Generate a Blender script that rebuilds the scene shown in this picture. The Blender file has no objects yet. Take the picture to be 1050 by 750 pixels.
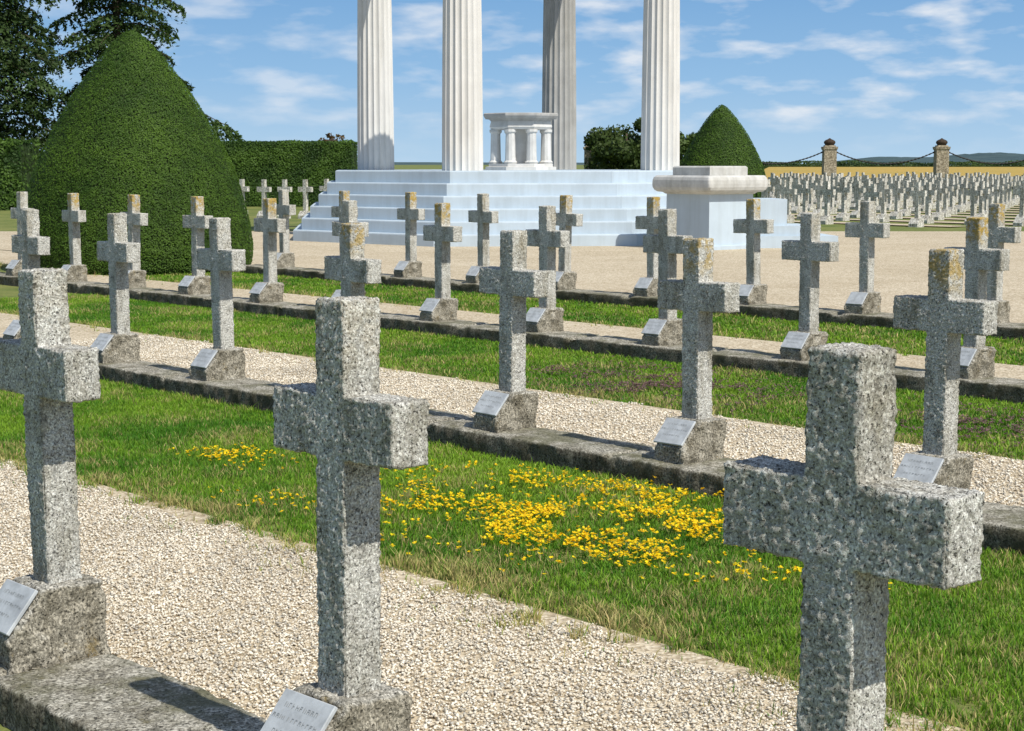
import bpy, bmesh, math, random
import numpy as np
from mathutils import Vector, noise as mn
random.seed(3); rng=np.random.default_rng(5)
C=bpy.context.scene.collection
R=math.radians
CAMZ=1.85; PHI=R(48); cP,sP=math.cos(PHI),math.sin(PHI)
def P(D,A): return (sP*D-cP*A, cP*D+sP*A)
def PN(D,A): return np.stack([sP*D-cP*A, cP*D+sP*A],-1)
# ---------------------------------------------------------------- materials
def newmat(name,rough=.9):
    m=bpy.data.materials.new(name); m.use_nodes=True
    nt=m.node_tree; b=nt.nodes['Principled BSDF']; b.inputs['Roughness'].default_value=rough
    b.inputs['Specular IOR Level'].default_value=.25
    return m,nt,b
def N(nt,t,**k):
    n=nt.nodes.new(t)
    for a,v in k.items():
        if a in n.inputs.keys(): n.inputs[a].default_value=v
        else: setattr(n,a,v)
    return n
def coords(nt,rand=True,kind='Object'):
    tc=N(nt,'ShaderNodeTexCoord')
    if not rand: return tc.outputs[kind]
    oi=N(nt,'ShaderNodeObjectInfo'); mu=N(nt,'ShaderNodeMath',operation='MULTIPLY'); mu.inputs[1].default_value=37.
    nt.links.new(oi.outputs['Random'],mu.inputs[0])
    ad=N(nt,'ShaderNodeVectorMath',operation='ADD'); nt.links.new(tc.outputs[kind],ad.inputs[0]); nt.links.new(mu.outputs[0],ad.inputs[1])
    return ad.outputs[0]
def noi(nt,co,scale,detail=3,rough=.6):
    n=N(nt,'ShaderNodeTexNoise'); n.inputs['Scale'].default_value=scale; n.inputs['Detail'].default_value=detail; n.inputs['Roughness'].default_value=rough
    nt.links.new(co,n.inputs['Vector']); return n.outputs['Fac']
def ramp(nt,fac,stops):
    r=N(nt,'ShaderNodeValToRGB'); e=r.color_ramp.elements
    while len(e)<len(stops): e.new(.5)
    for i,(p,c) in enumerate(stops):
        e[i].position=p; e[i].color=(c,c,c,1) if isinstance(c,(int,float)) else (*c,1)
    nt.links.new(fac,r.inputs[0]); return r.outputs[0]
def mix(nt,f,a,b,mode='MIX'):
    m=N(nt,'ShaderNodeMix',data_type='RGBA',blend_type=mode)
    for idx,v in ((0,f),(6,a),(7,b)):
        if isinstance(v,(int,float)): m.inputs[idx].default_value=v
        elif isinstance(v,tuple): m.inputs[idx].default_value=(*v,1)
        else: nt.links.new(v,m.inputs[idx])
    return m.outputs[2]
def bump(nt,b,h,strength=.5,dist=.01,prev=None):
    n=N(nt,'ShaderNodeBump'); n.inputs['Strength'].default_value=strength; n.inputs['Distance'].default_value=dist
    nt.links.new(h,n.inputs['Height'])
    if prev is not None: nt.links.new(prev,n.inputs['Normal'])
    nt.links.new(n.outputs[0],b.inputs['Normal']); return n.outputs[0]
def mul(nt,a,b):
    m=N(nt,'ShaderNodeMath',operation='MULTIPLY'); nt.links.new(a,m.inputs[0])
    if isinstance(b,(int,float)): m.inputs[1].default_value=b
    else: nt.links.new(b,m.inputs[1])
    return m.outputs[0]
def stone(name,light,dark,grain=95,lichen=.0,moss=None,contrast=.07,pit=.8,bs=.9,side=1.,stain=.55,topl=False):
    m,nt,b=newmat(name,.95); co=coords(nt)
    a=noi(nt,co,grain,4,.78); c=ramp(nt,a,[(.5-contrast,dark),(.5+contrast,light)])
    big=noi(nt,co,11,5,.7)
    f=noi(nt,co,grain*.9,3,.62); c=mix(nt,ramp(nt,f,[(.37,pit),(.41,0.)]),c,tuple(x*.18 for x in dark))
    w=noi(nt,co,grain*1.1,1,.5); c=mix(nt,ramp(nt,w,[(.56,0.),(.60,.85)]),c,tuple(min(.86,x*1.36) for x in light))
    mp=N(nt,'ShaderNodeMapping'); mp.inputs['Scale'].default_value=(1,1,.35); nt.links.new(co,mp.inputs[0])
    mo=noi(nt,mp.outputs[0],9,6,.72); c=mix(nt,1.,c,ramp(nt,mo,[(.35,(stain,stain*.96,stain*.86)),(.56,(1,1,1))]),'MULTIPLY')
    if lichen>0:
        l2=noi(nt,co,24,5,.8); c=mix(nt,mul(nt,ramp(nt,l2,[(.52,0.),(.60,.65)]),ramp(nt,big,[(.46,0.),(.58,1.)])),c,tuple(x*.3 for x in dark))
        if not topl:
            l=noi(nt,co,6,5,.8); c=mix(nt,ramp(nt,l,[(.60,0.),(.67,lichen)]),c,(.40,.28,.07))
    if topl:
        tc=N(nt,'ShaderNodeTexCoord'); s=N(nt,'ShaderNodeSeparateXYZ'); nt.links.new(tc.outputs['Object'],s.inputs[0])
        mz=N(nt,'ShaderNodeMapRange'); mz.inputs[1].default_value=1.06; mz.inputs[2].default_value=1.20; nt.links.new(s.outputs['Z'],mz.inputs[0])
        oi=N(nt,'ShaderNodeObjectInfo'); sc_=N(nt,'ShaderNodeSeparateColor'); nt.links.new(oi.outputs['Color'],sc_.inputs[0])
        l3=noi(nt,co,15,4,.75); c=mix(nt,mul(nt,mul(nt,mz.outputs[0],sc_.outputs[0]),ramp(nt,l3,[(.44,0.),(.55,.9)])),c,(.45,.30,.06))
    if moss:
        l=noi(nt,co,3,5,.7); c=mix(nt,ramp(nt,l,[(.46,0.),(.6,.8)]),c,moss)
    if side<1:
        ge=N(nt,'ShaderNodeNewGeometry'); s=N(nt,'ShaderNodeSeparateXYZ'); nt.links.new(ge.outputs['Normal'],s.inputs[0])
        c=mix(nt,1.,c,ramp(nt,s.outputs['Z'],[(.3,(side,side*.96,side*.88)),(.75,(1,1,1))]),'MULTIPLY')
    nt.links.new(c,b.inputs['Base Color'])
    n1=bump(nt,b,a,bs,.006); bump(nt,b,ramp(nt,f,[(.31,0.),(.43,1.)]),.9,.006,n1)
    return m
M={}
M['stone']=stone('weathered_concrete',(.65,.63,.57),(.35,.335,.295),135,.7,None,.10,.8,1.,1.,.58,True)
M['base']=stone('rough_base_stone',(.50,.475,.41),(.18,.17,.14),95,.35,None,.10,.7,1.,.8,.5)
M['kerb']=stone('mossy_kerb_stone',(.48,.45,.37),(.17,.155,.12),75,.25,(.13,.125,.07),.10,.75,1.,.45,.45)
M['farstone']=stone('distant_cross_stone',(.58,.56,.50),(.40,.38,.33),20)
M['post']=stone('beige_post_stone',(.42,.36,.26),(.22,.18,.12),12,.4)
def plain(name,col,var=.12,scale=3,rough=.6,b_=.0,streak=0):
    m,nt,b=newmat(name,rough); co=coords(nt)
    a=noi(nt,co,scale,5,.65)
    c=ramp(nt,a,[(.3,tuple(x*(1-var*2) for x in col)),(.62,col)])
    if streak:
        mp=N(nt,'ShaderNodeMapping'); mp.inputs['Scale'].default_value=(4,4,.35); nt.links.new(co,mp.inputs[0])
        s=noi(nt,mp.outputs[0],1.,5,.7); c=mix(nt,streak,c,ramp(nt,s,[(.35,(.62,.6,.55)),(.56,(1,1,1))]),'MULTIPLY')
    nt.links.new(c,b.inputs['Base Color']); 
    if b_: bump(nt,b,noi(nt,co,scale*8,3,.6),.4,b_)
    return m
M['plaque']=plain('pale_plaque_marble',(.50,.52,.53),.18,14,.5)
M['ink']=plain('engraved_letters',(.27,.28,.28),.1,20,.7)
M['white']=plain('white_column_stone',(.68,.66,.62),.06,1.2,.75,.004,.35)
M['grey']=plain('shade_toned_column_stone',(.40,.39,.365),.12,1.2,.8,.004,.5)  # column stone greyed down, the far column's shade put into its colour
M['altar']=plain('altar_stone',(.66,.65,.62),.10,3,.8,.004,.3)
M['altartop']=plain('grey_altar_slab',(.42,.41,.39),.15,3,.8,.004,.4)
M['cap']=plain('weathered_cap_stone',(.60,.59,.55),.14,3,.85,.006,.5)
M['blue']=plain('pale_blue_painted_stone',(.50,.58,.64),.06,.9,.7,.004,.22)
M['iron']=plain('dark_iron',(.03,.028,.025),.1,6,.6)
M['urn']=plain('dark_ornament',(.06,.04,.025),.3,6,.8)
M['bark']=plain('bark',(.10,.07,.05),.3,5,.95,.02)
def foliage(name,trans=.2,rough=.6):
    m,nt,b=newmat(name,rough)
    at=N(nt,'ShaderNodeAttribute'); at.attribute_name='Col'
    nt.links.new(at.outputs['Color'],b.inputs['Base Color'])
    tr=N(nt,'ShaderNodeBsdfTranslucent'); nt.links.new(at.outputs['Color'],tr.inputs['Color'])
    mx=N(nt,'ShaderNodeMixShader'); mx.inputs[0].default_value=trans
    out=nt.nodes['Material Output']
    nt.links.new(b.outputs[0],mx.inputs[1]); nt.links.new(tr.outputs[0],mx.inputs[2]); nt.links.new(mx.outputs[0],out.inputs['Surface'])
    return m
M['leaf']=foliage('leaf_green',.3); M['pebble']=foliage('pebble_stone',0.,.9); M['petal']=foliage('petals',.35)
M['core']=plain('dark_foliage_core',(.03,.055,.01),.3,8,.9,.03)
def gravelmat():
    m,nt,b=newmat('beige_gravel',.95); co=coords(nt,False)
    v=N(nt,'ShaderNodeTexVoronoi'); v.inputs['Scale'].default_value=55; nt.links.new(co,v.inputs['Vector'])
    sep=N(nt,'ShaderNodeSeparateColor'); nt.links.new(v.outputs['Color'],sep.inputs[0])
    c=ramp(nt,sep.outputs[0],[(0,(.40,.325,.22)),(.5,(.63,.535,.38)),(1,(.77,.69,.54))])
    c=mix(nt,ramp(nt,v.outputs['Distance'],[(.45,0.),(.85,.6)]),c,(.26,.21,.14))
    md=noi(nt,co,14,5,.8); c=mix(nt,.8,c,ramp(nt,md,[(.36,(.70,.65,.58)),(.55,(1.,1.,1.))]),'MULTIPLY')
    big=noi(nt,co,.5,6,.7); c=mix(nt,.8,c,ramp(nt,big,[(.3,(.78,.75,.69)),(.62,(1.,1.,1.))]),'MULTIPLY')
    nt.links.new(c,b.inputs['Base Color']); bump(nt,b,v.outputs['Distance'],.6,.006)
    return m
M['gravel']=gravelmat()
def groundmat(name,a,b2,sc=.6,c3=None):
    m,nt,b=newmat(name,.95); co=coords(nt,False)
    f=noi(nt,co,sc,6,.7); c=ramp(nt,f,[(.35,a),(.62,b2)])
    f2=noi(nt,co,sc*40,3,.7); c=mix(nt,.8,c,ramp(nt,f2,[(.3,(.55,.55,.55)),(.65,(1.1,1.1,1.1))]),'MULTIPLY')
    nt.links.new(c,b.inputs['Base Color']); bump(nt,b,f2,.5,.02); return m
M['ground']=groundmat('grass_ground',(.10,.145,.028),(.22,.225,.065))
M['field']=groundmat('golden_field',(.52,.33,.07),(.40,.30,.07),.05)
M['hill']=groundmat('distant_wooded_hill',(.04,.075,.085),(.07,.11,.11),.02)  # bluish tone carries the aerial haze in the hill colour
# ---------------------------------------------------------------- helpers
def link(name,me,mat,parent=None,loc=None):
    o=bpy.data.objects.new(name,me); C.objects.link(o)
    if mat is not None and len(me.materials)==0: me.materials.append(mat)
    if parent is not None: o.parent=parent
    if loc is not None: o.location=loc
    return o
def tag(o,label=None,cat=None,group=None,kind=None):
    for k,v in (('label',label),('category',cat),('group',group),('kind',kind)):
        if v: o[k]=v
    return o
def empty(name,loc,rz=0):
    o=bpy.data.objects.new(name,None); C.objects.link(o); o.location=loc; o.rotation_euler=(0,0,rz); o.empty_display_size=.2; return o
def npmesh(name,v,f,col=None,smooth=False):
    me=bpy.data.meshes.new(name); v=np.ascontiguousarray(v,dtype=np.float32).reshape(-1,3); f=np.ascontiguousarray(f,dtype=np.int32)
    k=f.shape[1]; me.vertices.add(len(v)); me.vertices.foreach_set('co',v.ravel())
    me.loops.add(f.size); me.loops.foreach_set('vertex_index',f.ravel())
    me.polygons.add(len(f)); me.polygons.foreach_set('loop_start',np.arange(0,f.size,k,dtype=np.int32))
    me.update(calc_edges=True); me.validate()
    if col is not None:
        ca=me.color_attributes.new('Col','FLOAT_COLOR','POINT')
        rgba=np.ones((len(v),4),dtype=np.float32); rgba[:,:3]=col; ca.data.foreach_set('color',rgba.ravel())
    if smooth: me.polygons.foreach_set('use_smooth',np.ones(len(me.polygons),dtype=bool))
    return me
def bm_mesh(name,bm,smooth=False):
    me=bpy.data.meshes.new(name); bm.normal_update(); bm.to_mesh(me); bm.free()
    if smooth:
        for p in me.polygons: p.use_smooth=True
    return me
def box(bm,x0,x1,y0,y1,z0,z1):
    vs=[bm.verts.new((x,y,z)) for z in (z0,z1) for y in (y0,y1) for x in (x0,x1)]
    for f in ((0,2,3,1),(4,5,7,6),(0,1,5,4),(2,6,7,3),(0,4,6,2),(1,3,7,5)): bm.faces.new([vs[i] for i in f])
def loft(bm,poly,secs,off=(0,0),capb=True):
    rings=[]
    for s in secs:
        z,sx=s[0],s[1]; sy=s[2] if len(s)>2 else sx
        rings.append([bm.verts.new((off[0]+p[0]*sx,off[1]+p[1]*sy,z)) for p in poly])
    n=len(poly)
    for a,b in zip(rings,rings[1:]):
        for i in range(n): bm.faces.new((a[i],a[(i+1)%n],b[(i+1)%n],b[i]))
    bm.faces.new(rings[-1])
    if capb: bm.faces.new(rings[0][::-1])
def ngon(n,rot=0,r=1): return [(r*math.cos(rot+2*math.pi*i/n),r*math.sin(rot+2*math.pi*i/n)) for i in range(n)]
SQ=[(-1,-1),(1,-1),(1,1),(-1,1)]
def rsq(rad=.12,k=4):
    out=[]
    for cx,cy,a0 in ((1-rad,1-rad,0),(-1+rad,1-rad,90),(-1+rad,-1+rad,180),(1-rad,-1+rad,270)):
        for i in range(k+1): a=R(a0+90*i/k); out.append((cx+rad*math.cos(a),cy+rad*math.sin(a)))
    return out
def remeshed(name,bm,vox,amp1,s1,amp2,s2,seed,fn=None):
    me=bpy.data.meshes.new('tmp'); bm.to_mesh(me); bm.free()
    o=bpy.data.objects.new('tmp',me); C.objects.link(o)
    md=o.modifiers.new('r','REMESH'); md.mode='VOXEL'; md.voxel_size=vox; md.use_smooth_shade=True
    dg=bpy.context.evaluated_depsgraph_get(); dg.update(); out=bpy.data.meshes.new_from_object(o.evaluated_get(dg))
    bpy.data.objects.remove(o); out.name=name
    off=Vector((seed*3.1,seed*1.7,seed*.9))
    ns=[v.normal.copy() for v in out.vertices]
    for v,nn in zip(out.vertices,ns):
        p=v.co+off; a1=amp1 if fn is None else amp1*fn(v.co)
        edge=max(0.,.93-max(abs(nn.x),abs(nn.y),abs(nn.z)))*4
        chip=-edge*.018*max(0.,mn.noise(p*11)+.15)
        v.co=v.co+nn*(a1*mn.noise(p*s1)+amp2*mn.noise(p*s2)+chip)
    out.update(); return out
# ---------------------------------------------------------------- grave crosses
W=.063; L=.270
cross_v=[]; base_v=[]
for s in range(3):
    bm=bmesh.new(); box(bm,-W,W,-W,W,.22,1.32); box(bm,-L,L,-W*1.0,W*1.0,.897,1.067)
    cross_v.append(remeshed('cross',bm,.0062,.0024,14,.0062,90,s+1))
    bm=bmesh.new()
    prof=[(-.245,-.02),(-.245,.105),(-.110,.26),(.115,.255),(.12,-.02)]
    HB=.125
    a=[bm.verts.new((-HB,y,z)) for y,z in prof]; b=[bm.verts.new((HB,y,z)) for y,z in prof]
    for i in range(5): j=(i+1)%5; bm.faces.new((a[i],b[i],b[j],a[j]))
    bm.faces.new(a); bm.faces.new(b[::-1]); bmesh.ops.recalc_face_normals(bm,faces=bm.faces)
    base_v.append(remeshed('base',bm,.009,.022,13,.008,50,s+5,lambda c:1.0 if (abs(c.x)>.11 or c.y>.10) and c.z<.235 else .2))
for m_ in cross_v: m_.materials.clear(); m_.materials.append(M['stone'])
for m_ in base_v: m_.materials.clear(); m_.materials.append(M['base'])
sl=Vector((0,.135,.155)).normalized(); nrm=Vector((0,-sl.z,sl.y))
pc=Vector((0,-.1775,.1825))
bm=bmesh.new(); box(bm,-.115,.115,-.088,.088,0.0,.014); bmesh.ops.bevel(bm,geom=bm.edges[:],offset=.003,segments=1,affect='EDGES')
for v in bm.verts: v.co=pc+nrm*(v.co.z+.006)+sl*v.co.y+Vector((v.co.x,0,0))
plaque_me=bm_mesh('plaque',bm); plaque_me.materials.append(M['plaque'])
rr=random.Random(2); insc=[]
for ly,n0,hh in ((.040,9,.014),(.004,12,.012),(-.036,8,.011)):
    bm=bmesh.new(); x=-.0085*n0
    for k in range(n0):
        def bar(x0,x1,y0,y1):
            vs=[bm.verts.new(pc+nrm*.0212+sl*yy+Vector((xx,0,0))) for xx,yy in ((x0,y0),(x1,y0),(x1,y1),(x0,y1))]; bm.faces.new(vs)
        bar(x,x+.002,ly,ly+hh)
        if rr.random()<.6: bar(x+.0022,x+.009,ly+hh-.002,ly+hh)
        if rr.random()<.6: bar(x+.0022,x+.008,ly+hh*.45,ly+hh*.45+.002)
        if rr.random()<.6: bar(x+.009,x+.011,ly,ly+hh-.0025)
        x+=.017
    me=bm_mesh('inscription_line',bm); me.materials.append(M['ink']); insc.append(me)
rr=random.Random(8)
def grave(D,A,z,label,group,k=None,detail=True,sz=1,ochre=None):
    x,y=P(D,A); k=rr.randrange(3) if k is None else k
    t=empty('grave_cross',(x,y,z),-PHI+rr.uniform(-.03,.03)); t.rotation_euler[0]=rr.uniform(-.015,.015); t.rotation_euler[1]=rr.uniform(-.015,.015); t.scale[2]=sz
    tag(t,label,'grave cross',group)
    c=link('cross',cross_v[k],None,t); oc=(1. if rr.random()<.4 else .15) if ochre is None else ochre; c.color=(oc,oc,oc,1)
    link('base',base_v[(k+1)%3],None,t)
    p=link('plaque',plaque_me,None,t)
    if detail:
        for me in insc: link('inscription_line',me,None,p)
    return t
G1='stone grave crosses standing on the kerbs'
grave(2.74,5.43,.135,'large pitted stone cross at the left edge in the nearest row',G1,0,True,1.025,.1)
grave(2.74,3.72,.135,'tall pitted stone cross with pale plaque, middle of the nearest row',G1,1,True,1.025,.15)
grave(2.74,2.05,.135,'largest closest speckled stone cross at lower right, its foot out of frame',G1,2,True,1.025,.05)
ords=['rightmost','second from right','third from right','fourth from right','fifth from right','sixth from right','seventh from right','eighth from right','ninth from right','tenth from right','eleventh from right']
for i,A in enumerate([4.94,6.60,8.22,9.97,11.68,13.35,15.04]):
    grave(7.40,A,.12,'grey stone cross with sloping plaque, %s in the second row'%ords[i],G1,None,True,.985,.8 if i in (0,1,3) else .1)
for i in range(11): grave(12.0,7.71+1.69*i,.12,'grey stone cross on rough base, %s in the third row'%ords[i],G1,None,True,.985)
for i in range(9): grave(16.25,10.21+1.69*i,.12,'grey stone cross, %s in the fourth row beside the wide gravel'%ords[i],G1,None,False,.985)
# far simple crosses
bm=bmesh.new(); box(bm,-W,W,-W,W,.2,1.32); box(bm,-L,L,-W*.97,W*.97,.9,1.07); 
a=[bm.verts.new((-.15,y,z)) for y,z in prof]; b=[bm.verts.new((.15,y,z)) for y,z in prof]
for i in range(5): j=(i+1)%5; bm.faces.new((a[i],b[i],b[j],a[j]))
bm.faces.new(a); bm.faces.new(b[::-1]); bmesh.ops.recalc_face_normals(bm,faces=bm.faces)
far_me=bm_mesh('grave_cross',bm); far_me.materials.append(M['farstone'])
def sheet(name,pts,z,mat,label=None,kind='structure'):
    me=bpy.data.meshes.new(name); me.from_pydata([(p[0],p[1],p[2] if len(p)>2 else z) for p in pts],[],[list(range(len(pts)))]); me.update()
    o=link(name,me,mat); tag(o,label,None,None,kind); return o
# rows run in the same direction as the near rows
cnt=0
for r_ in range(20):
    D=42.4+2.9*r_; used=[]
    for k in range(70):
        A=5+1.62*k; X,Y=P(D,A); px=525+1746*X/Y
        if 50<Y<106 and 778<px<1066 and cnt<262 and X>7.3:
            o=link('grave_cross',far_me,None,None,(X+rr.uniform(-.05,.05),Y,.0)); o.rotation_euler=(0,rr.uniform(-.015,.015),-PHI+rr.uniform(-.06,.06)); o.scale[2]=rr.uniform(.94,1.04)
            tag(o,'small distant stone cross in the dense graveyard right of the monument','grave cross','distant crosses right of the monument'); cnt+=1; used.append(A)
    if len(used)>1:
        a0,a1=min(used)-1.,max(used)+1.
        sheet('gravel_path',[P(D+.2,a0),P(D+1.2,a0),P(D+1.2,a1),P(D+.2,a1)],.03,M['gravel'],'narrow gravel path behind a distant row of crosses')
for x_,Y in ((-9.3,59),(-8.4,58),(-7.7,58),(-7.0,58),(-6.5,60),(-13.5,60)):
    o=link('grave_cross',far_me,None,None,(x_,Y,0)); o.rotation_euler=(0,0,R(-30))
    tag(o,'small distant stone cross before the hedge left of the monument','grave cross','distant crosses before the left hedge')
# ---------------------------------------------------------------- kerbs
def kerb(D,A0,A1,top,res,seed,where):
    pr=[(-.33,-.1)]+[(-.33,-.06+(top+.045)*t/5) for t in range(1,6)]+[(-.326,top-.003),(-.318,top),(-.25,top+.002),(-.17,top+.002),(-.09,top+.002),(0,top+.002),(.07,top+.001),(.122,top-.001),(.129,top-.008),(.13,-.1)]
    n=int((A1-A0)/res); A=np.linspace(A0,A1,n+1); m=len(pr)
    v=np.zeros((n+1,m,3))
    for j,(dd,z) in enumerate(pr):
        q=PN(np.full(n+1,D+dd),A); v[:,j,:2]=q; v[:,j,2]=z
    for i in range(n+1):
        joint=abs(((A[i]+.6)/1.69)%1-.5)*1.69
        g=.03 if joint<res*.8 else 0
        for j in range(m):
            p=Vector(v[i,j])+Vector((seed,0,0)); a=mn.noise(p*2)*.012+mn.noise(p*12)*.009+mn.noise(p*38)*.006
            v[i,j,2]+=a*.8-g*(j>5); dd=pr[j][0]; s=(mn.noise(p*3+Vector((9,9,9)))*.014+mn.noise(p*19+Vector((9,9,9)))*.018) if (dd<-.3 or dd>.11) else 0
            v[i,j,0]+=sP*s; v[i,j,1]+=cP*s
    idx=np.arange((n+1)*m).reshape(n+1,m)
    f=np.stack([idx[:-1,:-1],idx[1:,:-1],idx[1:,1:],idx[:-1,1:]],-1).reshape(-1,4)
    o=link('kerb',npmesh('kerb',v,f[:,::-1],None,False),M['kerb']); tag(o,where,'kerb',None,'structure')
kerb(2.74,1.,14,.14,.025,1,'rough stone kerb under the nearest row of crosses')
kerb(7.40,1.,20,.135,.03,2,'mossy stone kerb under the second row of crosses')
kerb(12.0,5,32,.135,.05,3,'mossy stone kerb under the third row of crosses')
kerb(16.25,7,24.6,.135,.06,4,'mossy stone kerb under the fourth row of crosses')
# ---------------------------------------------------------------- ground
sheet('ground',[(-4000,-50),(4000,-50),(4000,7000),(-4000,7000)],0,M['ground'],'green grass ground reaching the horizon')
def band(D0,D1,A0,A1): return [P(D0,A0),P(D1,A0),P(D1,A1),P(D0,A1)]
sheet('gravel_path',band(2.8,4.72,0,16),.008,M['gravel'],'gravel path in front of the second row')
sheet('gravel_path',band(7.45,9.3,0,24),.03,M['gravel'],'gravel path behind the second row of crosses')
sheet('gravel_path',band(12.05,13.7,2,27),.03,M['gravel'],'gravel path behind the third row of crosses')
sheet('gravel_plaza',[P(16.3,-10),(48,46.5),(-50,46.5),P(16.3,40)],.02,M['gravel'],'wide beige gravel court around the monument')
sheet('gravel_path',band(12.05,16.28,29.2,60),.012,M['gravel'],'gravel patch left of the clipped cone tree')
sheet('yellow_field',[(16,125,.35),(180,125,.35),(620,480,.95),(72,480,.95)],.05,M['field'],'golden field beyond the graveyard')
# pebbles
def fieldn(D,A,s,seed):
    a=np.zeros_like(D)
    r=np.random.default_rng(seed)
    for k in range(9):
        an=r.uniform(0,6.28); fr=s*r.uniform(.5,2.6); a+=np.sin((D*np.cos(an)+A*np.sin(an))*fr+r.uniform(0,6.28)+1.3*np.sin((A*np.cos(an)-D*np.sin(an))*fr*.7))
    return a/9*1.3
OCT=np.array([(1,0,0),(-1,0,0),(0,1,0),(0,-1,0),(0,0,1),(0,0,-1)],float)
OF=np.array([(0,2,4),(2,1,4),(1,3,4),(3,0,4),(2,0,5),(1,2,5),(3,1,5),(0,3,5)])
def pebbles(name,D0,D1,A0,A1,dens,size,label,z0=.012):
    n=int((D1-D0)*(A1-A0)*dens); D=rng.uniform(D0,D1,n); A=rng.uniform(A0,A1,n)
    kp=D<D1-.15+fieldn(D,A,6,55)*.15-rng.exponential(.05,n); D,A=D[kp],A[kp]; n=len(D)
    xy=PN(D,A); s=size*rng.uniform(.4,1.35,n)
    v=OCT[None]*np.stack([s*rng.uniform(.7,1.2,n),s*rng.uniform(.5,.9,n),s*rng.uniform(.35,.7,n)],-1)[:,None,:]
    v=v*(1+rng.uniform(-.25,.25,(n,6,1)))
    th=rng.uniform(0,6.28,n); c,s_=np.cos(th)[:,None],np.sin(th)[:,None]; tl=rng.uniform(-.6,.6,n)[:,None]
    x=v[...,0]; y=v[...,1]; z=v[...,2]; y,z=y*np.cos(tl)-z*np.sin(tl),y*np.sin(tl)+z*np.cos(tl)
    x,y=x*c-y*s_,x*s_+y*c
    v=np.stack([x+xy[:,0:1],y+xy[:,1:2],z+z0+rng.uniform(0,.006,(n,1))],-1)
    f=(OF[None]+6*np.arange(n)[:,None,None]).reshape(-1,3)
    t=rng.beta(2,1.7,n)[:,None]; col=np.array((.45,.37,.26))*(1-t)+np.array((.86,.80,.67))*t
    g=rng.random(n)<.12; col[g]=np.array((.40,.37,.31))
    big=np.clip(1+.13*fieldn(D,A,2.2,91)+.13*fieldn(D,A,7,92),.68,1.1)[:,None]; col*=big
    o=link(name,npmesh(name,v,f,np.repeat(col,6,0)),M['pebble']); tag(o,label,'gravel',None,'stuff')
pebbles('gravel',2.85,4.80,3.2,11.5,5800,.0087,'loose beige pebbles of the nearest gravel path')
pebbles('gravel',7.52,9.4,3.,16,2200,.011,'loose beige pebbles behind the second row',.034)
# grass
def blades(name,D,A,h,w,col,label,z0=.0,lean=.6):
    n=len(D); xy=PN(D,A); th=rng.uniform(0,6.28,n); lx=np.cos(th); ly=np.sin(th); ph=rng.uniform(0,6.28,n)
    wx=np.cos(ph)*w/2; wy=np.sin(ph)*w/2; le=rng.uniform(.1,1.6,n)*lean*h
    v=np.zeros((n,5,3)); 
    v[:,0]=np.stack([xy[:,0]-wx,xy[:,1]-wy,np.full(n,z0)],-1); v[:,1]=np.stack([xy[:,0]+wx,xy[:,1]+wy,np.full(n,z0)],-1)
    mx=xy[:,0]+lx*le*.35; my=xy[:,1]+ly*le*.35
    v[:,2]=np.stack([mx-wx*.8,my-wy*.8,z0+h*.6],-1); v[:,3]=np.stack([mx+wx*.8,my+wy*.8,z0+h*.6],-1)
    v[:,4]=np.stack([xy[:,0]+lx*le,xy[:,1]+ly*le,z0+h],-1)
    f=(np.array([(0,1,3),(0,3,2),(2,3,4)])[None]+5*np.arange(n)[:,None,None]).reshape(-1,3)
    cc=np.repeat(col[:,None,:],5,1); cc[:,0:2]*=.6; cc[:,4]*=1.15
    o=link(name,npmesh(name,v,f,cc.reshape(-1,3)),M['leaf']); tag(o,label,'grass',None,'stuff'); return o
def strip(D0,D1,A0,A1,dens,h,w,label,seed,dryness=.09):
    n=int((D1-D0+.5)*(A1-A0)*dens); D=rng.uniform(D0-.45,D1+.02,n); A=rng.uniform(A0,A1,n)
    e=D0-.05+fieldn(D,A,5,seed)*.28+fieldn(D,A,14,seed+5)*.15; bare=fieldn(D,A,4.5,seed+7)+fieldn(D,A,11,seed+8)*.5
    keep=((D>e)&((bare>-.8)|(rng.random(n)<.45)))|((D>e-.3)&(rng.random(n)<.06)); D,A,e=D[keep],A[keep],e[keep]; n=len(D)
    f1=fieldn(D,A,3,seed+1)+.7*fieldn(D,A,9,seed+3); f2=fieldn(D,A,1.6,seed+2)+.5*fieldn(D,A,6,seed+4); edge=np.clip(1-(D-e)/.5,0,1)
    dry=np.clip(dryness+f1*.48+edge*.6,.03,1)
    g=np.array((.066,.205,.012)); g2=np.array((.235,.395,.028)); st=np.array((.58,.45,.20))
    t=np.clip(.5+f2*.8+rng.normal(0,.28,n),0,1)[:,None]; col=g*(1-t)+g2*t; dd=(np.clip(dry*1.2-.03,0,.88)>rng.random(n)).astype(float)[:,None]*rng.uniform(.4,1,n)[:,None]; col=col*(1-dd)+st*dd
    col*=rng.uniform(.7,1.25,n)[:,None]
    tuft=fieldn(D,A,16,seed+9)
    hh=h*rng.uniform(.4,1.2,n)*(1+.4*f1+1.*np.clip(tuft,-.4,1)*(edge*1.6+.5)); hh=np.clip(hh,.008,h*3.2); hh[rng.random(n)<.012]*=1.9
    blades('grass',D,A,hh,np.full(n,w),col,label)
strip(4.65,7.04,2.3,15,8000,.036,.0048,'lush green grass between the gravel path and second row kerb',10)
strip(9.25,11.64,3.5,22,3400,.034,.008,'green grass strip before the third row kerb',20,.13)
strip(13.7,15.9,6,29.5,1500,.036,.012,'green grass strip before the fourth row kerb',30,.10)
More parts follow.
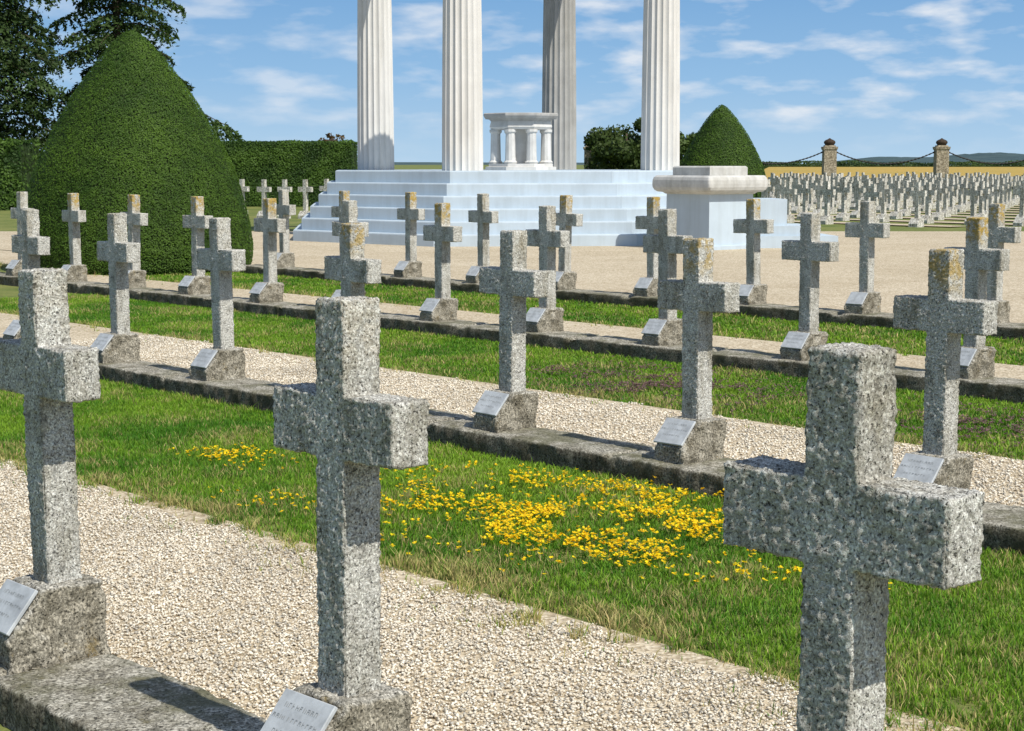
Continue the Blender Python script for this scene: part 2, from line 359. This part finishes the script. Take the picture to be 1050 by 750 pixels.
# flowers
def flowers(name,pts,n,size,cols,hz,label,seed,spread=1,thr=.0):
    q=np.array(pts); r=np.random.default_rng(seed); K=8; u=np.clip(r.normal(.5,.27,n*K),0,1); v_=np.clip(r.normal(.5,.27,n*K),0,1)
    p=(q[0]*(1-u)[:,None]+q[1]*u[:,None])*(1-v_)[:,None]+(q[3]*(1-u)[:,None]+q[2]*u[:,None])*v_[:,None]
    D,A=p[:,0]+r.normal(0,.16*spread,n*K),p[:,1]+r.normal(0,.16*spread,n*K); k=(fieldn(D,A,7,seed)+.8*fieldn(D,A,19,seed+1)+r.normal(0,.2,n*K)>thr); D,A=D[k][:n],A[k][:n]; n=len(D)
    c=PN(D,A); z=hz*r.uniform(.6,1.25,n)
    m=6
    v=np.zeros((n,m,4,3)); col=np.zeros((n,m,4,3)); t=r.random(n)[:,None]; base=np.array(cols[0])*(1-t)+np.array(cols[1])*t
    for j in range(m):
        an=r.uniform(0,6.28,n); ti=r.uniform(-.2,.9,n); s=size*r.uniform(.6,1.2,n); s2=s*.45
        dx,dy,dz=np.cos(an)*np.cos(ti),np.sin(an)*np.cos(ti),np.sin(ti)
        px,py=-np.sin(an),np.cos(an)
        o=np.stack([c[:,0],c[:,1],z],-1); dv=np.stack([dx,dy,dz],-1); pv=np.stack([px,py,0*px],-1)
        v[:,j,0]=o; v[:,j,1]=o+dv*(s*.6)[:,None]+pv*s2[:,None]; v[:,j,2]=o+dv*s[:,None]; v[:,j,3]=o+dv*(s*.6)[:,None]-pv*s2[:,None]
        col[:,j]=(base*r.uniform(.85,1.1,n)[:,None])[:,None,:]
    o=link(name,npmesh(name,v,np.arange(n*m*4).reshape(-1,4),col.reshape(-1,3)),M['petal']); tag(o,label,'wildflowers',None,'stuff')
Y1,Y2=(.98,.78,.012),(.96,.62,.010)
flowers('yellow_wildflowers',[(6.3,8.0),(7.1,6.0),(5.95,4.4),(4.95,6.2)],2100,.0158,(Y1,Y2),.054,'patch of yellow wildflowers in the near grass before the second kerb',3,1.0,.12)
flowers('yellow_wildflowers',[(5.6,9.4),(5.9,9.4),(5.9,8.5),(5.5,8.5)],150,.0155,(Y1,Y2),.052,'small yellow flower clump left of the main flower patch',4,.5,-.05)
flowers('yellow_wildflowers',[(5.0,7.9),(5.3,7.9),(5.25,7.3),(5.0,7.3)],45,.0155,(Y1,Y2),.05,'few yellow flowers left of the middle cross near the gravel',14,.5,-.1)
Pp1,Pp2=(.18,.09,.10),(.27,.17,.16)
flowers('purple_wildflowers',[(9.6,8.2),(11.2,8.4),(11.2,11.3),(9.6,10.7)],2300,.014,(Pp1,Pp2),.036,'low purple flowering patches in grass behind the second row',6,1,.15)
flowers('purple_wildflowers',[(9.6,5.6),(11.2,5.8),(11.2,7.6),(9.6,7.4)],1100,.014,(Pp1,Pp2),.036,'low purple patches in the grass toward the right',7,1,.15)
# ---------------------------------------------------------------- foliage
def leafquads(c,nrm,size,asp=.5,jit=.7):
    n=len(c); d=nrm+rng.normal(0,jit,(n,3)); d/=np.linalg.norm(d,axis=1)[:,None]+1e-9
    r=rng.normal(0,1,(n,3)); u=np.cross(d,r); u/=np.linalg.norm(u,axis=1)[:,None]+1e-9; w=np.cross(d,u)
    s=(size*rng.uniform(.6,1.3,n))[:,None]
    return np.stack([c-u*s,c-w*s*asp,c+u*s,c+w*s*asp],1)
def vnoise(c,s):
    return np.array([mn.noise(Vector((float(a),float(b),float(d)))*s) for a,b,d in c])
prof_h=np.array([0,.03,.1,.2,.3,.4,.5,.6,.7,.8,.88,.94,.975,.992,1.0]); prof_r=np.array([.94,.985,1.,.98,.93,.86,.77,.665,.545,.405,.28,.175,.10,.05,.0])
def conetree(x,y,rad,hei,nl,ls,label,seed):
    t=empty('clipped_cone_tree',(x,y,0)); tag(t,label,'tree','clipped conical yew trees')
    bm=bmesh.new(); loft(bm,ngon(32),[(h*hei*.985,max(r*rad*.98,.01)) for h,r in zip(prof_h,prof_r)])
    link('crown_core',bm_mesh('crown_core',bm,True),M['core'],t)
    bm=bmesh.new(); loft(bm,ngon(10),[(-.1,.16),(hei*.5,.08)]); link('trunk',bm_mesh('trunk',bm,True),M['bark'],t)
    hh=rng.random(nl*3); rr_=np.interp(hh,prof_h,prof_r); k=rng.random(nl*3)<rr_+.08; hh,rr_=hh[k][:nl],rr_[k][:nl]; n=len(hh)
    th=rng.uniform(0,6.283,n)
    q=np.stack([np.cos(th)*rr_*rad,np.sin(th)*rr_*rad,hh*hei],-1)
    bumpv=vnoise(q,1.3); b2=vnoise(q,5.)
    r=rr_*rad*(1+bumpv*.018)+b2*.010+rng.uniform(-.018,.011,n)
    c=np.stack([np.cos(th)*r,np.sin(th)*r,hh*hei+rng.normal(0,.01,n)],-1)
    nr=np.stack([np.cos(th)*.85,np.sin(th)*.85,np.full(n,.5)],-1)
    v=leafquads(c,nr,ls,.5,.33)
    tt=np.clip(.5+b2*.4+bumpv*.5+rng.normal(0,.13,n),0,1)[:,None]; col=np.array((.032,.076,.008))*(1-tt)+np.array((.095,.175,.016))*tt
    link('crown',npmesh('crown',v,np.arange(n*4).reshape(-1,4),np.repeat(col,4,0)),M['leaf'],t)
conetree(-6.6,30,2.02,4.14,140000,.017,'large clipped dark green cone tree at left behind the crosses',1)
conetree(9.15,75,2.1,4.4,30000,.035,'distant clipped green cone tree right of the columns',2)
def hedge(x0,x1,y0,y1,h,label,n,ls,cc=((.028,.065,.011),(.09,.165,.022)),wave=.09):
    t=empty('hedge',((x0+x1)/2,(y0+y1)/2,0)); tag(t,label,'hedge')
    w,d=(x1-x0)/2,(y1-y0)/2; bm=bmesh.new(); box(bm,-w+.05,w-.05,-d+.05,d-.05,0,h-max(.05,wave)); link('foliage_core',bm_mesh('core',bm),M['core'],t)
    k=rng.random(n); c=np.zeros((n,3)); nr=np.zeros((n,3)); f=k<.62; c[f]=np.stack([rng.uniform(-w,w,f.sum()),np.full(f.sum(),-d),rng.uniform(0,h,f.sum())],-1); nr[f]=(0,-1,.3)
    g=(k>=.62)&(k<.93); c[g]=np.stack([rng.uniform(-w,w,g.sum()),rng.uniform(-d,d,g.sum()),np.full(g.sum(),h)],-1); nr[g]=(0,0,1)
    e=k>=.93; c[e]=np.stack([np.sign(rng.uniform(-1,1,e.sum()))*w,rng.uniform(-d,d,e.sum()),rng.uniform(0,h,e.sum())],-1); nr[e]=(1,0,.2)
    b2=vnoise(c,1.2 if wave<.2 else .15); c+=nr*(b2*wave+rng.uniform(-.05,.04,n))[:,None]; v=leafquads(c,nr,ls,.5,.5)
    tt=np.clip(.45+b2+rng.normal(0,.2,n),0,1)[:,None]; col=np.array(cc[0])*(1-tt)+np.array(cc[1])*tt
    link('foliage',npmesh('foliage',v,np.arange(n*4).reshape(-1,4),np.repeat(col,4,0)),M['leaf'],t)
hedge(-13.5,-6.9,74,77,2.78,'long clipped green hedge between the cone tree and the columns',30000,.05)
hedge(-27,-19.5,68,71,2.75,'dark clipped hedge at the left edge beyond the cone tree',14000,.08)
hedge(68,150,486,490,2.2,'low uneven dark hedge line at the far edge of the golden field',9000,.35,((.03,.06,.02),(.08,.13,.03)),1.0)
def trunkmesh(h,r0,r1,lean=0):
    bm=bmesh.new(); loft(bm,ngon(9),[(h*t,r0*(1-t)+r1*t) for t in (0,.1,.3,.5,.7,.9,1)]); return bm_mesh('trunk',bm,True)
def conifer(x,y,h,rb,zlow,nb,label,seed,lpb=170,ls=.13,widk=.3,pw=.75,extra=()):
    t=empty('conifer_tree',(x,y,0)); tag(t,label,'tree'); link('trunk',trunkmesh(h,.38,.04),M['bark'],t)
    r=np.random.default_rng(seed); Cs=[];Ns=[];Co=[]; bv=[];bf=[]
    for k in range(nb+len(extra)):
        if k<nb: z=zlow+(h-zlow)*(k/nb)**.9; Lb=rb*(1-(z-zlow)/(h-zlow))**pw*r.uniform(.5,1.25)+.3; an=k*2.4+r.uniform(-.5,.5)
        else: z,Lb,an=extra[k-nb]
        m=int(lpb*Lb/rb)+30; tt=r.uniform(.08,1,m)**.7
        tw=np.floor(tt*11)/11+r.normal(0,.012,m); sd=np.where(r.random(m)<.5,-1,1); ex=r.uniform(0,1,m)
        wid=widk*Lb*1.5*np.sin(np.pi*np.clip(tt,0,.97))**.6+.08
        side=sd*ex*wid; tt2=np.clip(tw+ex*.07,0,1.02)
        px=tt2*Lb; zz=z+.18*Lb*tt2-.42*Lb*tt2**2
        drop=-r.exponential(.15,m)*(.4+ex)
        Cc=np.stack([np.cos(an)*px-np.sin(an)*side,np.sin(an)*px+np.cos(an)*side,zz+drop+r.normal(0,.04,m)-np.abs(side)*.3],-1)
        Cs.append(Cc); Ns.append(np.tile((np.cos(an)*.5,np.sin(an)*.5,.8),(m,1))); br=r.uniform(.6,1.3)
        s=np.clip(.5+drop*.7+r.normal(0,.2,m)+.1,0,1)[:,None]; Co.append((np.array((.022,.050,.012))*(1-s)+np.array((.075,.125,.028))*s)*br)
        ts=[0,.35,.7,.95]
        for t0,t1 in zip(ts,ts[1:]):
            for tq,rq in ((t0,.05*(1-t0)+.012),(t1,.05*(1-t1)+.012)):
                zc=z+.18*Lb*tq-.42*Lb*tq**2; cx,cy=np.cos(an)*tq*Lb,np.sin(an)*tq*Lb
                for a_ in range(4):
                    e=a_*math.pi/2; bv.append((cx-np.sin(an)*rq*math.cos(e),cy+np.cos(an)*rq*math.cos(e),zc+rq*math.sin(e)))
            s0=len(bv)-8
            for a_ in range(4): bf.append((s0+a_,s0+(a_+1)%4,s0+4+(a_+1)%4,s0+4+a_))
    c=np.concatenate(Cs); nn=np.concatenate(Ns); col=np.concatenate(Co); v=leafquads(c,nn,ls,.45,.6)
    link('crown',npmesh('crown',v,np.arange(len(c)*4).reshape(-1,4),np.repeat(col,4,0)),M['leaf'],t)
    link('limbs',npmesh('limbs',np.array(bv),np.array(bf)),M['bark'],t)
conifer(-26,85,19,4.6,1.0,140,'dark conifer at the top left corner behind the hedge',1,640,.13,.33,.5)
conifer(-20.1,88,16,4.2,2.9,62,'dark spreading conifer rising behind the large cone tree',2,680,.13,.27,.45,((4.6,6.5,.1),(4.9,6.3,-.12)))
def broadleaf(x,y,h,r,zc,n,label,seed,c1=(.035,.07,.012),c2=(.10,.15,.03),ls=.13):
    t=empty('broadleaf_tree',(x,y,0)); tag(t,label,'tree'); link('trunk',trunkmesh(h*.75,.25,.05),M['bark'],t)
    rg=np.random.default_rng(seed); K=18; cen=rg.normal(0,1,(K,3)); cen/=np.linalg.norm(cen,axis=1)[:,None]; cen*=rg.uniform(.3,.85,K)[:,None]
    cen=cen*np.array((r,r,(h-zc)/2))+np.array((0,0,(h+zc)/2)); which=rg.integers(0,K,n); d=rg.normal(0,1,(n,3)); d/=np.linalg.norm(d,axis=1)[:,None]
    rad=rg.uniform(.2,.42,K)*r; c=cen[which]+d*(rad[which]*rg.uniform(.5,1.1,n))[:,None]*np.array((1,1,.75))
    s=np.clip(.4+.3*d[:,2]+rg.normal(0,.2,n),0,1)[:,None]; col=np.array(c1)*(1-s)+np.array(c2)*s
    v=leafquads(c,d,ls,.6,.7); link('crown',npmesh('crown',v,np.arange(n*4).reshape(-1,4),np.repeat(col,4,0)),M['leaf'],t)
broadleaf(7.0,105,4.9,2.7,.3,9000,'dark green bushy tree between the altar and right column',1,(.022,.045,.009),(.075,.11,.022))
broadleaf(10.6,108,4.3,2.2,.3,6000,'pale green low tree behind the right column and cone tree',2)
broadleaf(-11.7,112,3.9,.9,2.,900,'small brownish bush top just above the left hedge',3,(.08,.05,.02),(.2,.13,.05),.1)
# ---------------------------------------------------------------- monument
MX,MY=.05,43.5; ZT=1.69
mon=empty('monument',(MX,MY,0)); tag(mon,'open white colonnade monument on pale blue octagonal steps','monument')
ns=6
for k in range(ns):
    z1=ZT*(k+1)/ns; ap=5.95-.22*k; bm=bmesh.new()
    loft(bm,ngon(8,R(22.5+5)),[(ZT*k/ns-(.05 if k==0 else -.0),ap),(z1-.03,ap),(z1-.008,ap-.008),(z1,ap-.03)])
    st=link('step',bm_mesh('step',bm),M['blue'],mon)
def column(x,y,z0,z1,r0,r1):
    nf=20; per=8; pts=[]
    for i in range(nf*per):
        th=2*math.pi*i/(nf*per); u=(i%per)/per; dpt=.085*math.sin(math.pi*u)**.8; pts.append((math.cos(th)*(1-dpt),math.sin(th)*(1-dpt)))
    bm=bmesh.new(); loft(bm,pts,[(z0+(z1-z0)*t,r0+(r1-r0)*t**1.4) for t in (0,.2,.4,.6,.8,1)],(x,y)); return bm_mesh('column',bm)
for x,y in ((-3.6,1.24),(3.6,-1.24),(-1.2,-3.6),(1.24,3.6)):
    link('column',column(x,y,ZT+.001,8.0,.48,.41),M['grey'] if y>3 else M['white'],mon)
bm=bmesh.new(); q=[(-1.2,-3.6),(3.6,-1.24),(1.24,3.6),(-3.6,1.24)]
for s0,z0,z1 in ((1.0,8.002,8.5),):
    o_=[Vector((a,b,0))*1.10 for a,b in q]; i_=[Vector((a,b,0))*.93 for a,b in q]; V_={}
    for nm,L_ in (('o',o_),('i',i_)):
        for z in (z0,z1): V_[nm,z]=[bm.verts.new((p.x,p.y,z)) for p in L_]
    for i in range(4):
        j=(i+1)%4
        bm.faces.new((V_['o',z0][i],V_['o',z0][j],V_['o',z1][j],V_['o',z1][i])); bm.faces.new((V_['i',z0][j],V_['i',z0][i],V_['i',z1][i],V_['i',z1][j]))
        bm.faces.new((V_['o',z1][i],V_['o',z1][j],V_['i',z1][j],V_['i',z1][i])); bm.faces.new((V_['o',z0][j],V_['o',z0][i],V_['i',z0][i],V_['i',z0][j]))
link('entablature',bm_mesh('entablature',bm),M['white'],mon)
al=empty('altar_table',(.22,42.9,ZT)); tag(al,'white stone altar table on short pillars between the columns','altar')
bm=bmesh.new(); o8=ngon(8,R(22.5)); loft(bm,o8,[(1.2,.80),(1.26,.86),(1.27,.96),(1.33,1.0),(1.38,1.0),(1.40,.97)]); link('table_top',bm_mesh('table_top',bm),M['altartop'],al)
bm=bmesh.new(); loft(bm,o8,[(1.0,.80),(1.06,.84),(1.199,.80)]); link('frieze',bm_mesh('frieze',bm),M['altar'],al)
bm=bmesh.new(); loft(bm,o8,[(.16,.40),(.995,.40)]); link('core_block',bm_mesh('core_block',bm),M['altar'],al)
for k in range(8):
    a=R(22.5+45*k); bm=bmesh.new(); loft(bm,ngon(10),[(.16,.15),(.2,.17),(.24,.13),(.90,.115),(.94,.15),(.999,.15)],(.68*math.cos(a),.68*math.sin(a))); link('pillar',bm_mesh('pillar',bm,False),M['altar'],al)
bm=bmesh.new(); loft(bm,o8,[(0.001,.95),(.08,.95),(.09,.86),(.159,.86)]); link('plinth',bm_mesh('plinth',bm),M['altar'],al)
pd=empty('stone_pedestal',(4.3,37.2,0),R(38)); tag(pd,'pale blue pedestal with thick rounded white cap right of the monument steps','pedestal')
bm=bmesh.new(); loft(bm,SQ,[(-.05,.74),(.10,.74),(.11,.67),(1.2,.66)]); link('body',bm_mesh('body',bm),M['blue'],pd)
bm=bmesh.new(); loft(bm,rsq(.06,3),[(1.2,.69),(1.24,.74),(1.25,.82),(1.29,.87),(1.35,.895),(1.42,.90),(1.50,.895),(1.56,.875),(1.60,.83)]); link('cap',bm_mesh('cap',bm),M['cap'],pd)
bm=bmesh.new(); loft(bm,SQ,[(1.601,.57),(1.77,.57),(1.80,.54)]); link('top_slab',bm_mesh('top_slab',bm),M['cap'],pd)
bl=empty('stone_plinth',(6.0,38.2,0),R(5)); tag(bl,'low stepped pale blue plinth right of the pedestal with the rounded cap','plinth')
bm=bmesh.new(); box(bm,-.85,-.05,-.8,.6,0,1.08); link('upper_block',bm_mesh('upper_block',bm),M['blue'],bl)
bm=bmesh.new(); box(bm,-.95,1.05,-1.0,.7,-.02,.28); link('lower_step',bm_mesh('lower_step',bm),M['blue'],bl)
bm=bmesh.new(); box(bm,-.95,.55,-.9,.65,.281,.50); link('middle_step',bm_mesh('middle_step',bm),M['blue'],bl)
# posts and chains
px_=[342,605,734,848,962,1076]; YP=108; pp=[]
for i,p in enumerate(px_):
    x=(p-525)/1746*YP; pp.append(x)
    t=empty('stone_post',(x,YP,0)); tag(t,['beige stone post top showing above the left hedge','beige stone post seen between altar and right column','beige stone post behind the distant cone tree','beige stone post with dark ornament right of the distant cone tree','beige stone post with dark ornament toward the right edge','beige stone post just beyond the right frame edge'][i],'post','stone posts carrying chains')
    bm=bmesh.new(); loft(bm,SQ,[(-.1,.48),(.4,.48),(.42,.40),(2.7,.39),(2.75,.44),(2.9,.46),(2.92,.34),(3.0,.32)]); link('shaft',bm_mesh('shaft',bm),M['post'],t)
    bm=bmesh.new(); loft(bm,ngon(14),[(3.001,.28),(3.05,.30),(3.13,.36),(3.2,.37),(3.28,.32),(3.34,.22),(3.38,.11),(3.44,.04)]); link('ornament',bm_mesh('ornament',bm,True),M['urn'],t)
for a,b in ((1,2),(2,3),(3,4),(4,5)):
    x0,x1=pp[a]+.39,pp[b]-.39; n=56; bm=bmesh.new(); prev=None
    for i in range(n+1):
        u=i/n; x=x0+(x1-x0)*u; z=2.6-.75*(1-(2*u-1)**2); r=.06 if i%2 else .034
        ring=[bm.verts.new((x,YP+r*math.cos(e*math.pi/3),z+r*math.sin(e*math.pi/3))) for e in range(6)]
        if prev: 
            for e in range(6): bm.faces.new((prev[e],ring[e],ring[(e+1)%6],prev[(e+1)%6]))
        prev=ring
    o=link('chain',bm_mesh('chain',bm),M['iron']); tag(o,['dark chain running behind the right column','dark chain sagging right of the distant cone tree','dark chain sagging between the two visible right posts','dark chain running off the right edge'][a-1],'chain','chains hanging between the posts')
# hills
def hill(x0,x1,y,h,seed,name='hills',d=500):
    n=90; V_=[];F_=[]
    for i in range(n+1):
        u=i/n; x=x0+(x1-x0)*u; e=math.sin(math.pi*u)**.5; z=h*e*(.72+.28*mn.noise(Vector((u*5,seed,0)))+.07*mn.noise(Vector((u*45,seed,0))))
        V_+= [(x,y-d,-.5),(x,y,z),(x,y+d,-.5)]
        if i: b=3*i; F_+=[(b-3,b,b+1,b-2),(b-2,b+1,b+2,b-1)]
    me=bpy.data.meshes.new(name); me.from_pydata(V_,[],F_); me.update(); o=link(name,me,M['hill']); tag(o,None,None,None,'structure')
hill(430,860,2300,20,1); hill(-1500,480,3200,7,2); hill(700,1500,3000,9,3)
# ---------------------------------------------------------------- world
w=bpy.data.worlds.new('World'); bpy.context.scene.world=w; w.use_nodes=True; nt=w.node_tree; bg=nt.nodes['Background']
EL=R(50); SA=R(139)
sky=N(nt,'ShaderNodeTexSky',sky_type='NISHITA'); sky.sun_disc=False; sky.sun_elevation=EL; sky.sun_rotation=SA; sky.air_density=1; sky.dust_density=.6
tc=N(nt,'ShaderNodeTexCoord'); sp=N(nt,'ShaderNodeSeparateXYZ'); nt.links.new(tc.outputs['Generated'],sp.inputs[0])
gr=ramp(nt,sp.outputs['Z'],[(0.,(.46,.65,.83)),(.05,(.29,.51,.775)),(.11,(.18,.385,.685))])
sc=N(nt,'ShaderNodeVectorMath',operation='SCALE'); sc.inputs['Scale'].default_value=7.7; nt.links.new(gr,sc.inputs[0])
f=ramp(nt,sp.outputs['Z'],[(.12,0.),(.4,1.)])
base=mix(nt,f,sc.outputs[0],sky.outputs[0])
mp=N(nt,'ShaderNodeMapping'); mp.inputs['Scale'].default_value=(24,3,80); mp.inputs['Location'].default_value=(7.7,1.2,3.1); nt.links.new(tc.outputs['Generated'],mp.inputs[0])
cl=noi(nt,mp.outputs[0],1.,6,.5)
cr=ramp(nt,cl,[(.47,0.),(.57,.35),(.70,.95)])
az=N(nt,'ShaderNodeMath',operation='MULTIPLY'); nt.links.new(cr,az.inputs[0])
hm=ramp(nt,sp.outputs['Z'],[(.012,.2),(.032,.95),(.5,.6)]); nt.links.new(hm,az.inputs[1])
xm=N(nt,'ShaderNodeMapRange'); nt.links.new(sp.outputs['X'],xm.inputs[0]); xm.inputs[1].default_value=-.15; xm.inputs[2].default_value=.12; xm.inputs[3].default_value=.55; xm.inputs[4].default_value=1.
fin=mix(nt,mul(nt,az.outputs[0],xm.outputs[0]),base,(6.3,6.6,7.0))
nt.links.new(fin,bg.inputs['Color']); bg.inputs['Strength'].default_value=.13
sun=bpy.data.lights.new('sun','SUN'); sun.energy=4.9; sun.angle=R(.5); sun.color=(1,.955,.87)
so=bpy.data.objects.new('sun',sun); C.objects.link(so)
dv=Vector((math.sin(SA)*math.cos(EL),math.cos(SA)*math.cos(EL),math.sin(EL))); so.rotation_euler=dv.to_track_quat('Z','Y').to_euler(); so.location=(5,-5,12)
cam=bpy.data.cameras.new('camera'); cam.sensor_width=36; cam.lens=36*1746/1050; cam.clip_end=9000; cam.clip_start=.05
co_=bpy.data.objects.new('camera',cam); C.objects.link(co_); co_.location=(0,0,CAMZ); co_.rotation_euler=(R(90-6.76),0,0)
bpy.context.scene.camera=co_
vs=bpy.context.scene.view_settings; vs.view_transform='Standard'; vs.look='None'; vs.exposure=0
